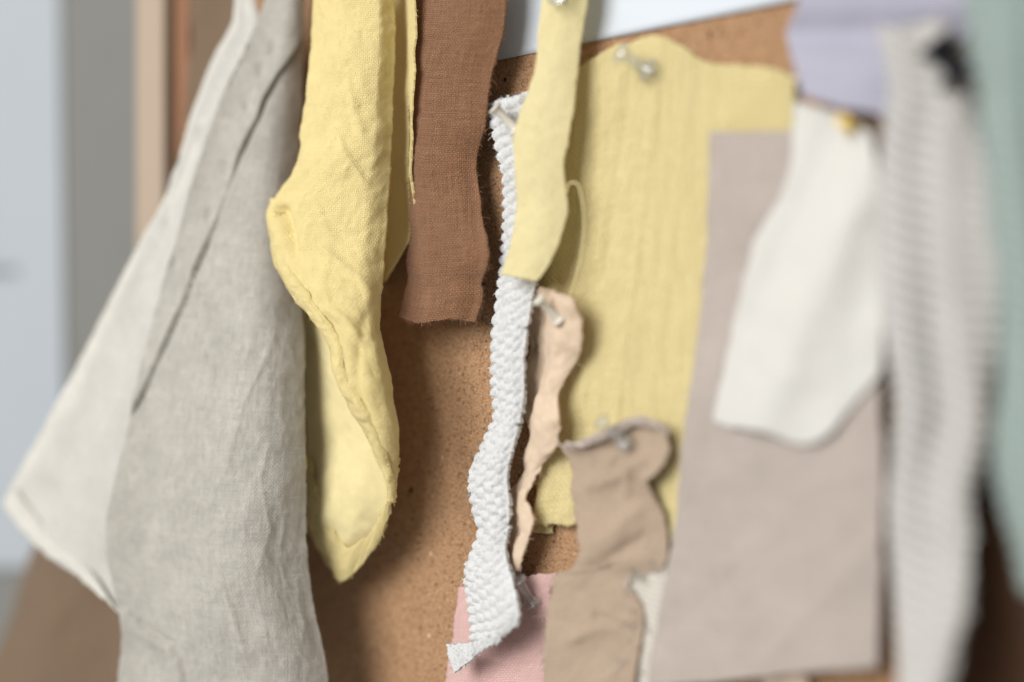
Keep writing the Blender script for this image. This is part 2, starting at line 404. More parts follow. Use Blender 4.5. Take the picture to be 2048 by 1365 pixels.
# ------------------------------------------------------------------ board, wall, papers
def bx(B, u0, u1, z0, z1, h0, h1):
    """box in board coordinates (mm)"""
    V = []
    for h in (h0, h1):
        for (u, z) in ((u0, z0), (u1, z0), (u1, z1), (u0, z1)):
            V.append(B0+BU*u*.001+np.array([0, 0, z*.001])+BN*h*.001)
    F = [(0, 1, 2, 3), (7, 6, 5, 4), (0, 4, 5, 1), (1, 5, 6, 2), (2, 6, 7, 3), (3, 7, 4, 0)]
    B.add(V, F, [(0, 0)]*8)
def board_u(px, h):
    p = P(px, 682.5, h); return float((p-B0)@BU*1000)
def board_z(px, py, h): return float((P(px, py, h)-B0)[2]*1000)
def boxobj(name, mat, parent, *boxes, bevel=0.0):
    B = Buf()
    for b in boxes: bx(B, *b)
    o = link(name, B.v, B.f, mat, parent, None, False)
    if bevel:
        m = o.modifiers.new('bevel', 'BEVEL'); m.width = bevel*.001; m.segments = 2
    return o

tag(boxobj('wall', M_wall, None, (-900, 900, -700, 700, -40, -22)), kind='structure')
board = thing('cork_board', 'large cork pinboard in a pale pine frame hung on the grey wall', 'pinboard', loc=tuple(B0-BN*.012))
def child(o, parent):
    o.parent = parent; o.matrix_parent_inverse = Matrix.Translation(-parent.location); return o
uL = board_u(270, 7); uS = board_u(326, 7)
child(boxobj('cork_panel', M_cork, None, (uS-2, 620, -380, 330, -9, 0)), board)
for nm, b in (('frame_rail', (uL, uS, -396, 346, -14, 7)), ('frame_rail', (620, 634, -396, 346, -14, 7)),
              ('frame_rail', (uS, 620, 330, 346, -14, 7)), ('frame_rail', (uS, 620, -396, -380, -14, 7))):
    child(boxobj(nm, M_wood, None, b, bevel=1.0), board)
child(boxobj('inner_strip', M_wood2, None, (uS+.05, uS+7, -380, 330, 0.05, 2.2), bevel=.5), board)  # narrow orange-brown strip along the inner side of the left rail

M_hole = plain('hole_dark', (0.03, 0.015, 0.008), .9, .1)
M_chip = plain('pale_chip', (0.62, 0.45, 0.30), .8, .1)
for (x, y, rr, m, nm) in ((822, 981, .9, M_hole, 'pin_hole'), (818, 990, .5, M_hole, 'pin_hole'), (872, 548, .6, M_hole, 'pin_hole'), (1010, 160, .6, M_hole, 'pin_hole'), (862, 1107, .6, M_chip, 'pale_granule'), (885, 916, .5, M_chip, 'pale_granule'), (858, 1272, .6, M_chip, 'pale_granule'), (1420, 70, .7, M_hole, 'pin_hole')):
    a = []; n = 9
    c = P(x, y, .06)
    for k in range(n):
        g = 6.283*k/n; q = rr*.001*RNG.uniform(.6, 1.1); a.append(c+BU*math.cos(g)*q*.8+np.array([0, 0, math.sin(g)*q*1.3]))
    b = [p-BN*.0004 for p in a]
    child(link(nm, a+b, [tuple(range(n)), tuple(range(2*n-1, n-1, -1))]+[(k, (k+1) % n, n+(k+1) % n, n+k) for k in range(n)], m, None, None, False), board)
po = thing('poster', 'large white poster sheet on the grey wall left of the pinboard', 'poster', loc=tuple(P(60, 600, -21)))
pe = sheet('poster_sheet', M_poster, [(-420, -200, -21.6), (-420, 1140, -21.6)], [(116, -200, -21.2), (124, 340, -21), (134, 1141, -20.4)],
           step=.004, thick=.3, rag=0, wrinkle=((.1, .25),), parent=None)
child(pe, po)
B = Buf()
for k in range(9):
    x0 = -110+k*16; wd = 11
    a = P([x0, x0+wd, x0+wd, x0], [534, 534, 549, 549], [-20.2]*4); b = P([x0, x0+wd, x0+wd, x0], [534, 534, 549, 549], [-20.0]*4)
    B.add(list(a)+list(b), [(0, 1, 2, 3), (7, 6, 5, 4), (0, 4, 5, 1), (1, 5, 6, 2), (2, 6, 7, 3), (3, 7, 4, 0)], [(0, 0)]*8)
child(link('printed_line', B.v, B.f, M_print, None, None, False), po)

pp = thing('paper_sheet', 'plain white paper sheet pinned level at the top behind the narrow yellow strip', 'paper', loc=tuple(P(1100, 60, .5)))
a0 = (905, 140, .5); a1 = (1590, -2, 1.2)
child(sheet('sheet', M_paper, [(905, -260, .5), a0], [(1690, -420, 1.2), (1620, -8, 1.2)], bottom=[a0, (990, 122, .5), (1290, 62, .9), (1590, -1, 1.2), (1620, -8, 1.2)],
            step=.002, thick=.15, rag=0, wrinkle=((.08, .15),)), pp)

# ------------------------------------------------------------------ cloths
# taupe cloth behind the linen
sheet_t = sheet('taupe_cloth', M_taupe, [(372, -80, 3), (374, 120, 4), (330, 420, 7), (250, 680, 10), (130, 960, 14), (66, 1100, 16), (28, 1200, 17), (-8, 1300, 18), (-40, 1440, 18)],
      [(470, -80, 3), (480, 300, 6), (440, 700, 10), (400, 1100, 15), (380, 1440, 18)], step=.0014, thick=.8, rag=.2,
      wrinkle=((.03, 1.2), (.01, .2)), hfun=lambda S, T, X, Y: 2.5*np.sin(S*7)*T, seed=11)
tag(sheet_t, 'dark taupe cloth hanging behind the big grey linen cloth, seen below its left corner', 'cloth')

# the grey linen cloth
lin = thing('linen_cloth', 'large creased grey linen cloth with pale edge hanging at the left', 'cloth', loc=tuple(P(480, 600, 30)))
SEAM1 = [(606, 70), (585, 110), (556, 150), (530, 198), (516, 238), (500, 268), (478, 312)]
SEAM2 = [(428, 452), (412, 492), (392, 540), (376, 590), (352, 640), (326, 700), (300, 760), (278, 806), (258, 845)]
SEAM3 = [(262, 1236), (285, 1258), (312, 1275), (342, 1290), (358, 1320), (372, 1370)]
def lin_disp(S, T, U, V, X, Y):
    d = np.zeros_like(X)
    sd, al = polydist(X, Y, SEAM1+SEAM2)
    on = smooth(al, 0, .05)*(1-smooth(al, .93, 1))*(1-.8*np.exp(-((Y-382)/60)**2))
    d += on*1.3*np.where(sd < 0, np.exp(-(sd/30)**2), 0) - on*(.9+.5*np.sin(al*34+1))*np.exp(-((sd-2)/2.6)**2)
    sd, al = polydist(X, Y, SEAM3)
    d += -0.9*np.exp(-(sd/5)**2)*smooth(al, 0, .15)+.8*np.exp(-((sd+14)/12)**2)
    for (x, y, r, a) in ((520, 140, 9, 1.2), (495, 215, 8, 1), (545, 95, 9, .9), (448, 335, 9, 1), (418, 430, 9, 1.2), (352, 525, 8, .9),
                          (205, 1075, 16, 1.1), (280, 1090, 14, 1.0), (300, 1040, 12, .6)):
        d -= a*np.exp(-((X-x)**2+(Y-y)**2*.35)/r**2)
    # long soft drape folds and crumpling
    d += .55*np.sin((X-0.32*(1365-Y))*.021+fbm(U, V, .03, 4)*1.4)*smooth(Y, 150, 700)
    cr = fbm(U, V, .011, 21, 4, (1.6, .7)); d += (np.abs(cr)*-.42+.15)*smooth(X, 330, 520)*smooth(Y, 480, 800)
    cr2 = fbm(U, V, .006, 25, 3, (1.3, 1)); d += np.abs(cr2)*-.16
    # creases radiating near the right edge
    for ln, am in (([(560, 640), (520, 740), (490, 800), (450, 960)], 1.0), ([(545, 860), (520, 960), (540, 1060), (505, 1180)], .9), ([(430, 1080), (455, 1200), (500, 1360)], 1.1), ([(575, 990), (560, 1120), (585, 1200)], .7)):
        sd, al = polydist(X, Y, ln); d += .45*am*np.exp(-(np.abs(sd)/6.5)**1.3)*smooth(al, 0, .2)*(1-smooth(al, .8, 1))
    return d
child(sheet('body', M_linen, [(560, -90, 13), (530, 0, 16), (500, 75, 20), (440, 200, 27), (395, 330, 32), (360, 450, 36), (305, 640, 41), (265, 820, 45), (222, 1000, 49), (206, 1080, 50), (222, 1180, 50), (236, 1260, 49), (234, 1330, 48), (222, 1440, 47)],
      [(606, -90, 8), (608, 60, 9), (604, 200, 10), (598, 400, 14), (603, 600, 20), (607, 760, 23), (612, 900, 25), (616, 1080, 25), (630, 1200, 24), (650, 1300, 22), (662, 1440, 20)],
      step=.0005, thick=.35, disp=lin_disp, rag=.15, wrinkle=((.05, 1.2), (.018, .25), (.005, .06)), seed=3,
      hfun=lambda S, T, X, Y: (5*smooth(T, 0.05, .5)+2)*np.sin(np.pi*np.clip(S, 0, 1)**1.7)), lin)
PALE_L = [(462, -90, 12), (470, 0, 15), (462, 50, 16), (430, 105, 18), (392, 200, 22), (352, 330, 27), (322, 410, 30), (282, 480, 32), (240, 560, 35), (190, 660, 38), (150, 740, 40), (100, 830, 43), (50, 920, 45), (4, 1008, 47)]
PALE_B = [(4, 1008, 47), (40, 1058, 47), (90, 1108, 46), (140, 1140, 46), (190, 1182, 46), (232, 1228, 46)]
child(sheet('lining', M_lining, [(x+8, y, h-.6) for x, y, h in PALE_L],
      [(500, -90, 12), (510, 0, 14), (520, 75, 17), (462, 200, 23), (416, 330, 28), (380, 450, 32), (326, 640, 38), (286, 820, 42), (244, 1000, 45), (226, 1080, 46), (232, 1228, 46)],
      bottom=[(12, 1008, 46.4)]+PALE_B[1:], step=.0009, thick=.6, rag=.15, wrinkle=((.03, .25), (.008, .12)), seed=5,
      disp=lambda S, T, U, V, X, Y: -1.5*np.exp(-((X-205)**2+(Y-1140)**2)/45**2)-.9*np.exp(-((X-80-S*60)**2+(Y-990)**2)/30**2)+.7*np.sin(S*9+T*3)), lin)
def inset(pts, dx, dy, dh): return [(x+dx, y+dy, h+dh) for x, y, h in pts]
child(sheet('side_hem', M_hem, inset(PALE_L, 0, 0, .35), [(x, y, h-2.2) for x, y, h in [(500, -90, 13), (502, 0, 15.5), (498, 60, 17), (470, 110, 19), (430, 205, 23), (390, 335, 28), (360, 415, 31), (318, 487, 33), (276, 570, 36), (228, 672, 39), (188, 752, 41), (138, 845, 44), (86, 935, 46), (40, 1006, 47.0)]],
      step=.0009, thick=.5, rag=.2, wrinkle=((.02, .2), (.006, .2)), seed=6, fray=.3,
      disp=lambda S, T, U, V, X, Y: .35*np.sin(np.pi*S)), lin)
child(sheet('bottom_hem', M_hem, inset([(4, 1008, 47), (18, 990, 47), (34, 975, 45.4)], 0, 0, .8), inset([(236, 1226, 46.5), (226, 1212, 46.5), (214, 1190, 44.6)], 0, 0, .8),
      top=inset(PALE_B[:-1]+[(236, 1226, 46.5)], 0, 0, .9), bottom=inset([(34, 975, 47), (70, 1030, 47), (112, 1078, 46), (158, 1112, 46), (198, 1158, 46), (214, 1190, 46.5)], 0, 0, -1.2),
      step=.0009, thick=.5, rag=.25, wrinkle=((.02, .2), (.006, .2)), seed=7, fray=.3, disp=lambda S, T, U, V, X, Y: .35*np.sin(np.pi*T)), lin)
tie_x = 520

# folded lemon cloth
yel = thing('lemon_cloth', 'long folded lemon yellow cotton cloth hanging right of the grey linen', 'cloth', loc=tuple(P(690, 500, 20)))
child(sheet('rear_fold', M_yellow, [(772, -90, 3), (768, 200, 3), (755, 420, 4), (745, 570, 6)],
      [(829, -90, 17), (830, 60, 16), (823, 200, 15), (819, 330, 13), (818, 470, 11), (800, 503, 10), (768, 556, 9)],
      step=.0008, thick=.5, rag=.4, fray=.5, fray_sides='r', seed=31, wrinkle=((.02, .8), (.006, .15)),
      hfun=lambda S, T, X, Y: -4*np.sin(np.pi*S**.8)), yel)
child(sheet('under_flap', M_lemon_dull, [(590, 540, 12), (604, 700, 13), (610, 880, 14), (612, 950, 14.5), (614, 1040, 15), (628, 1085, 13), (660, 1132, 12), (680, 1162, 11)],
      [(740, 600, 14), (765, 740, 15), (785, 860, 16), (788, 940, 16), (783, 1005, 16), (769, 1060, 14), (720, 1130, 12), (682, 1163, 11)],
      step=.0008, thick=.5, rag=.3, fray=.4, seed=33, wrinkle=((.02, 1.0), (.008, .35), (.004, .15)),
      hfun=lambda S, T, X, Y: 3.0*np.sin(np.pi*S)*(1-smooth(T, .75, 1))), yel)
child(sheet('hem', M_yellow, [(611, 905, 15.2), (613, 950, 15.6), (614, 1040, 16), (628, 1085, 15.2), (660, 1132, 13.6), (681, 1164, 12.6), (722, 1131, 13.6), (769, 1060, 15.6), (784, 1000, 17)],
      [(618, 905, 15.6), (634, 985, 17.6), (652, 1030, 17.8), (668, 1062, 17.2), (684, 1086, 16.4), (694, 1096, 16), (716, 1086, 16), (742, 1062, 16.6), (779, 996, 17.2)],
      step=.0006, thick=.3, rag=.3, fray=.5, fray_sides='l', seed=34, wrinkle=((.008, .4), (.003, .15)),
      disp=lambda S, T, U, V, X, Y: .4*np.sin(np.pi*S)+.5*fbm(U*.3, V, .006, 35, 2)), yel)
FOLD = [(556, 408), (572, 430), (582, 462), (592, 500), (618, 545)]
def yel_disp(S, T, U, V, X, Y):
    d = np.zeros_like(X)
    sd, al = polydist(X, Y, FOLD); d -= 2.4*np.exp(-(sd/9)**2)*smooth(al, 0, .15)*(1-smooth(al, .5, 1))
    d += 1.6*np.exp(-((sd+22)/16)**2)*(1-smooth(al, .6, 1))
    for ln, am, wd in (([(760, 560), (728, 650), (712, 720), (716, 790), (745, 860), (772, 930)], -.8, 11), ([(640, 610), (690, 640), (735, 700)], 1.0, 10),
                       ([(615, 470), (660, 510), (720, 560), (760, 640)], .9, 9), ([(660, 240), (700, 320), (740, 380)], .7, 7), ([(610, 385), (640, 420), (660, 470)], .6, 8),
                       ([(690, 150), (705, 210), (735, 300)], .5, 9), ([(676, 292), (690, 325), (702, 345)], .5, 8), ([(700, 190), (712, 208), (722, 215)], .5, 8)):
        sd, al = polydist(X, Y, ln); d += am*np.exp(-(sd/wd)**2)*smooth(al, 0, .25)*(1-smooth(al, .75, 1))
    cr = fbm(U+V*.35, V, .012, 41, 4, (1.5, .8)); d += (.2-np.abs(cr)*.5)*smooth(Y, 120, 420)*.8
    return d
child(sheet('front_fold', M_yellow, [(624, -90, 21), (620, 60, 22), (612, 160, 24), (600, 240, 25), (588, 325, 27), (562, 372, 28), (547, 402, 29), (542, 450, 29), (542, 500, 29.5), (557, 546, 31), (600, 610, 33), (655, 690, 33), (672, 760, 33), (692, 806, 32), (740, 880, 28), (770, 955, 24), (782, 1004, 21)],
      [(791, -90, 16), (790, 100, 17), (786, 250, 18), (776, 400, 21), (766, 560, 24), (764, 650, 25), (780, 740, 26), (795, 860, 25), (794, 930, 22), (785, 1006, 20)],
      step=.00055, thick=.5, rag=.14, fray=.5, fray_sides='lb', fray_len=1.0, seed=37, wrinkle=((.03, .8), (.009, .30), (.0042, .24), (.0022, .09)), fuzz=700, disp=yel_disp,
      pxfun=lambda S, T, U, V: (1-smooth(S, 0, .25))*3*fbm(U*0, V, .006, 38, 2),
      hfun=lambda S, T, X, Y: (4.2*np.sin(np.pi*S**.9)**.8-2.5*smooth(S, .8, 1))*(1-smooth(T, .75, 1)*.85)), yel)

HEM = [(546, 425, 30.4), (542, 455, 30.4), (543, 500, 31), (557, 546, 32.4), (600, 610, 34.2), (655, 690, 34.2), (672, 760, 34.2), (692, 806, 33.2), (740, 880, 29.2), (770, 955, 25.4), (783, 1006, 22.4)]
INN = [(566, 424, 30.0), (563, 458, 30.4), (566, 496, 31), (580, 532, 32.8), (622, 594, 34.8), (676, 674, 35.0), (694, 750, 35.0), (716, 798, 34.0), (757, 868, 30), (782, 945, 26), (789, 1000, 22.6)]
child(sheet('curled_hem', M_yellow, HEM, INN, step=.0004, thick=.35, rag=.16, fray=.6, fray_sides='l', fray_len=.9, fuzz=250, seed=39, wrinkle=((.006, .45), (.0025, .2)),
      disp=lambda S, T, U, V, X, Y: 1.0*np.sin(np.pi*S)**.8-.9*smooth(S, .8, 1), pxfun=lambda S, T, U, V: 4*fbm(U*0, V, .007, 44, 2)), yel)

# brown strip
def brown_extra(B):
    base = P([806, 800, 794, 786], [600, 616, 628, 634], [12, 12.5, 13, 13.5])
    B.tube(base, .00035, (0, .1), 5)
tag(sheet('brown_strip', M_brown, [(836, -90, 13), (833, 30, 13), (824, 110, 12.5), (819, 220, 12), (816, 330, 11.5), (820, 420, 11.5), (818, 480, 11), (812, 520, 11), (815, 555, 11), (806, 596, 12), (797, 632, 13)],
      [(1013, -90, 11), (1011, 40, 11), (1000, 95, 10.5), (985, 150, 9.5), (975, 210, 9), (968, 262, 9), (955, 305, 8), (954, 345, 8), (962, 400, 8.5), (965, 440, 9), (978, 488, 10), (976, 530, 9.5), (965, 565, 8.5), (966, 600, 9), (952, 645, 10)],
      bottom=[(797, 632, 13), (830, 646, 13), (880, 642, 12), (915, 639, 11), (935, 644, 10), (952, 645, 10)], step=.0005, thick=.5, rag=.17, fray=2.8, fray_len=1.3, fuzz=1500, seed=51,
      wrinkle=((.03, .5), (.009, .18)), hfun=lambda S, T, X, Y: 1.3*np.sin(np.pi*S)+.8*np.sin(T*15+S*2)*S**2, extra=brown_extra),
    'coarse brown woven strip with frayed edges hanging over the cork', 'fabric strip')

# yellow muslin
mus = thing('muslin_swatch', 'wide yellow open weave muslin swatch pinned flat on the cork', 'fabric swatch', loc=tuple(P(1250, 500, 1)))
child(sheet('cloth', M_muslin, [(1150, 142, 2), (1132, 250, 1.2), (1095, 420, .6), (1068, 560, .6), (1072, 750, .8), (1082, 910, 1.5), (1062, 1048, 3)],
      [(1592, 156, 2), (1588, 260, 2.5), (1560, 500, 2.5), (1500, 800, 3), (1450, 1082, 3)],
      top=[(1150, 142, 2.5), (1182, 118, 2.5), (1235, 90, 3), (1275, 78, 3), (1322, 72, 3), (1362, 90, 2.5), (1400, 118, 2), (1445, 130, 2), (1520, 132, 2), (1565, 146, 2), (1592, 156, 2)],
      bottom=[(1062, 1048, 4), (1150, 1050, 3), (1340, 1080, 3), (1450, 1082, 3)], step=.0007, thick=.4, rag=.3, fray=.6, fray_len=1.6, seed=61,
      wrinkle=((.04, .5), (.012, .12)),
      disp=lambda S, T, U, V, X, Y: .13*np.sin((X+Y*.11)*.085+fbm(U, V, .04, 66)*2.5)+.6*np.exp(-((X+Y*.12-1335)/9)**2)-.45*np.exp(-((X+Y*.12-1275)/11)**2)+.3*np.exp(-((X+Y*.12-1400)/10)**2)+.26*fbm(X*.001, Y*.00012, .012, 67)-.9*np.exp(-(((X-1298)**2+(Y-146)**2)/16**2))+.35*np.exp(-(((X-1298)/7)**2))*np.exp(-((Y-190)/45)**2)), mus)
M_muslin_darker = cloth('yellow_muslin_darker', (0.66, 0.56, 0.28), .62, .30, .5, .12, .10, .5)  # darker, duller yellow for a sheet over the top right corner
child(sheet('darker_corner', M_muslin_darker, [(1474, 170, 3.2), (1468, 215, 3.2), (1462, 275, 3.2)], [(1589, 165, 3), (1588, 275, 3)], step=.0008, thick=.3, rag=.3, seed=68, wrinkle=((.02, .3),)), mus)
child(sheet('under_layer', M_muslin, [(1085, 900, 1), (1060, 1066, 1.6)], [(1118, 900, 1), (1106, 1068, 1.4)], step=.0008, thick=.4, rag=.3, fray=.6, seed=62, wrinkle=((.02, .2),)), mus)

# peach ribbon
tag(sheet('peach_ribbon', M_peach, [(1078, 574, 7), (1062, 610, 1.5), (1056, 690, 1), (1050, 760, 1.2), (1046, 820, 2), (1058, 862, 5), (1048, 920, 4), (1030, 970, 3), (1018, 1020, 2.2), (1014, 1080, 2), (1008, 1148, 2)],
      [(1132, 590, 8), (1150, 612, 8), (1166, 655, 6), (1160, 710, 5), (1135, 752, 6), (1116, 790, 7), (1116, 850, 9), (1112, 892, 9), (1078, 945, 8), (1054, 990, 8), (1060, 1040, 8.5), (1052, 1090, 8.5), (1044, 1142, 8)],
      step=.0005, thick=.5, rag=.2, fray=.5, fuzz=500, seed=71, wrinkle=((.012, 1.2), (.005, .45)), disp=lambda S, T, U, V, X, Y: .5*np.sin(V*420+1.3*np.sin(V*150))*S**2+.5*np.sin(V*520)*(1-S)**2,
      hfun=lambda S, T, X, Y: (5*smooth(S, .3, .52)-S*4)*(1-smooth(T, .35, .6))+1.8*np.sin(np.pi*S)+1.2*np.sin(T*17)*S),
    'narrow curling peach ribbon between white cord strip and yellow muslin', 'ribbon')

# cream fringe scrap, tan linen
tag(sheet('cream_scrap', M_cream, [(1258, 1150, 6.2), (1280, 1225, 6.2), (1268, 1300, 6.2), (1250, 1440, 6.2)], [(1345, 1128, 4), (1350, 1250, 4), (1350, 1440, 4)],
      top=[(1258, 1150, 6.2), (1300, 1146, 5.6), (1345, 1128, 4)], step=.0005, thick=.7, rag=.5, fray=5, fray_len=4.0, fray_sides='lt', seed=77, thread_r=.22,
      wrinkle=((.01, .3),), disp=lambda S, T, U, V, X, Y: .35*np.sin(U*4200)*np.sin(V*4200)),
    'small cream frayed scrap between tan linen and mauve cloth', 'fabric scrap')
tan = thing('tan_linen', 'crumpled tan linen piece with rolled top edge pinned on the muslin', 'fabric swatch', loc=tuple(P(1220, 1050, 5)))
def tan_disp(S, T, U, V, X, Y):
    d = 0
    for ln, am, wd in (([(1160, 980), (1240, 950), (1300, 905)], 1.1, 13), ([(1160, 1150), (1230, 1110), (1310, 1060)], -1.5, 15), ([(1150, 1090), (1215, 1070), (1300, 1000)], .9, 16),
                       ([(1180, 1230), (1270, 1262)], -1.0, 10), ([(1120, 1290), (1200, 1255), (1290, 1240)], .8, 14), ([(1250, 890), (1258, 940), (1250, 1010)], .9, 9)):
        sd, al = polydist(X, Y, ln); d = d+am*np.exp(-(sd/wd)**2)*smooth(al, 0, .2)*(1-smooth(al, .8, 1))
    return d
child(sheet('cloth', M_tan, [(1118, 893, 7), (1140, 925, 6), (1142, 985, 5.5), (1150, 1050, 6.5), (1158, 1100, 8.5), (1142, 1136, 9), (1112, 1150, 9), (1100, 1200, 9), (1092, 1270, 9), (1085, 1440, 9)],
      [(1334, 862, 6), (1340, 905, 7), (1318, 942, 7.5), (1294, 962, 8), (1304, 995, 6.5), (1325, 1030, 5.5), (1334, 1080, 5), (1328, 1135, 5.4), (1262, 1158, 6.8), (1288, 1225, 6.8), (1278, 1300, 6.8), (1262, 1440, 6.8)],
      top=[(1118, 893, 7), (1160, 893, 7), (1200, 875, 7), (1240, 852, 6), (1275, 842, 6), (1310, 850, 6), (1334, 862, 6)],
      step=.0006, thick=.6, rag=.35, fray=1.6, fray_len=1.8, seed=81, wrinkle=((.02, .7), (.007, .2)), disp=tan_disp,
      hfun=lambda S, T, X, Y: .8*np.sin(np.pi*S)), tan)
B = Buf()
top = curve([(1116, 890, 9), (1160, 889, 10), (1200, 873, 10.5), (1236, 856, 9.5), (1275, 842, 8.5), (1312, 850, 8.5), (1338, 868, 8)], 90)
tw = P(top[:, 0], top[:, 1], top[:, 2])
for k in range(60):
    ph = RNG.uniform(0, 6.28); fr = RNG.uniform(1.2, 2.6); r_ = RNG.uniform(.15, 1.3)*.001
    i0 = RNG.integers(0, 60); i1 = min(89, i0+RNG.integers(15, 45)); i = np.arange(i0, i1)
    o = np.stack([r_*np.cos(ph+i*.09*fr), 0*i, r_*np.sin(ph+i*.09*fr)*.8], -1)
    B.tube(tw[i]+o+RNG.normal(0, .00012, (len(i), 3)), .00030, (0, k*.001), 4)
rl = child(link('rolled_edge', B.v, B.f, M_cream, None, B.uv), tan)
M_roll = knit('frayed_tan_thread', (0.58, 0.49, 0.43), .1); rl.data.materials[0] = M_roll

# pink swatch
tag(sheet('pink_swatch', M_pink, [(915, 1176, 1.2), (905, 1270, 1.2), (886, 1380, 1.5), (880, 1440, 1.5)], [(1112, 1146, 4), (1106, 1200, 3), (1120, 1440, 2)],
      top=[(915, 1176, 1.2), (960, 1172, 1.5), (1020, 1158, 2.5), (1070, 1150, 4), (1112, 1146, 4)], step=.0006, thick=.5, rag=.25, fray=.8, fray_len=.7, seed=91,
      wrinkle=((.02, .5), (.006, .1)), hfun=lambda S, T, X, Y: 2*np.sin(np.pi*S)*T),
    'rose pink woven swatch pinned flat at the bottom edge', 'fabric swatch')

# white cord strip
PIT = .0031
COLW = .0036
def cordphase(U, V):
    c = np.floor(U/COLW+.5)
    return V+c*PIT*(.12+.36*smooth(V, .05, .072)*(1-smooth(V, .13, .15)))
def cord_disp(S, T, U, V, X, Y):
    U = U+fbm(U, V, .008, 98, 2)*.0006
    q = cordphase(U, V)+fbm(U, V, .01, 99, 2)*.0004
    prof = np.abs(np.sin(np.pi*q/PIT))**.75
    seg = np.abs(np.cos(np.pi*U/COLW))**.45
    fade = 1-.8*smooth(S, .72, .98)
    row = np.floor(q/PIT)
    tw = .12*np.sin((U*.7+(V+row*.001)*1.6)*8000)
    return fade*(.72*prof*(.5+.5*seg)+tw*prof)+.10*fbm(U, V, .0011, 97, 2)
def cord_px(S, T, U, V):
    q = cordphase(U, V); return -3.8*(np.abs(np.sin(np.pi*q/PIT))**.6-.5)*(1-smooth(S, 0, .3))
tag(sheet('cord_strip', M_white, [(978, 212, 7), (984, 250, 7), (996, 305, 6.5), (1007, 350, 6), (1009, 400, 5.5), (1006, 480, 5.5), (1000, 555, 6), (991, 630, 6), (985, 700, 6), (985, 780, 6), (990, 830, 6), (968, 885, 7), (939, 960, 8.5), (946, 1020, 8), (958, 1065, 7.5), (945, 1105, 8), (934, 1150, 9), (936, 1210, 9), (944, 1262, 8.5), (940, 1284, 8)],
      [(1056, 182, 6), (1070, 240, 5), (1075, 350, 5), (1075, 450, 6), (1071, 560, 7), (1060, 630, 8), (1050, 700, 8.5), (1046, 780, 9), (1040, 835, 9), (1026, 895, 9.5), (1014, 950, 10), (1018, 1010, 10), (1016, 1060, 10), (1010, 1105, 11), (1022, 1150, 12), (1034, 1200, 13), (1036, 1228, 13), (1025, 1256, 12)],
      top=[(978, 212, 7), (1000, 200, 7), (1020, 196, 6.5), (1056, 182, 6)], bottom=[(940, 1284, 8), (980, 1284, 10), (1025, 1256, 12)],
      step=.00030, thick=1.4, rag=.12, fray=1.0, fray_len=1.3, fray_sides='tl', seed=95, fuzz=5200, fuzz_len=1.0, wrinkle=((.015, .4),), disp=cord_disp, pxfun=cord_px,
      hfun=lambda S, T, X, Y: 1.0*np.sin(np.pi*S)), 'chunky white corded cotton strip beside bare cork, held by a milky pin', 'fabric strip')
cs = bpy.data.objects['cord_strip']
fl = sheet('turned_end', M_white, [(894, 1290, 10.3), (898, 1318, 10.3), (907, 1346, 10.3)], [(1036, 1215, 15.8), (1037, 1232, 15.8), (1030, 1252, 15.3)],
      top=[(894, 1290, 10.3), (940, 1287, 11.8), (985, 1268, 13.8), (1018, 1240, 15.3), (1036, 1215, 15.8)], bottom=[(907, 1346, 10.3), (930, 1330, 11.3), (962, 1304, 12.8), (1000, 1278, 14.3), (1030, 1252, 15.3)],
      step=.0004, thick=1.0, rag=.2, fray=1.3, fray_sides='lb', seed=96, fuzz=700, wrinkle=((.01, .5), (.003, .2)))
fl.parent = cs

# narrow pale yellow strip
stp = thing('yellow_strip', 'narrow pale yellow strip pinned over the white paper and cord strip', 'fabric strip', loc=tuple(P(1090, 300, 12)))
child(sheet('cloth', M_strip, [(1088, -90, 11), (1085, 0, 11), (1077, 70, 11), (1069, 135, 11.5), (1054, 192, 12), (1038, 232, 12.5), (1027, 272, 13), (1029, 330, 13), (1031, 410, 13), (1020, 485, 13.5), (1001, 549, 14)],
      [(1180, -90, 8), (1175, 5, 8), (1167, 55, 8), (1157, 120, 8), (1150, 205, 8.5), (1139, 272, 9), (1128, 328, 9.5), (1131, 372, 10), (1136, 418, 10), (1120, 478, 11), (1098, 530, 12), (1074, 563, 13)],
      bottom=[(1001, 549, 14), (1035, 556, 14), (1074, 563, 13)], step=.0005, thick=.45, rag=.12, fray=.8, fray_len=.7, fuzz=700, seed=101, wrinkle=((.02, .5), (.007, .16), (.003, .06)),
      hfun=lambda S, T, X, Y: .8*np.sin(np.pi*S)+.6*np.sin(T*14)*S), stp)
B = Buf()
th = curve([(1133, 385, 10), (1138, 368, 10), (1152, 366, 10), (1163, 395, 9), (1168, 450, 8), (1162, 510, 7), (1150, 560, 6.5), (1140, 592, 6)], 60)
B.tube(P(th[:, 0], th[:, 1], th[:, 2]), .00022, (0, 0), 6, 1)
child(link('loose_thread', B.v, B.f, M_strip, None, B.uv), stp)

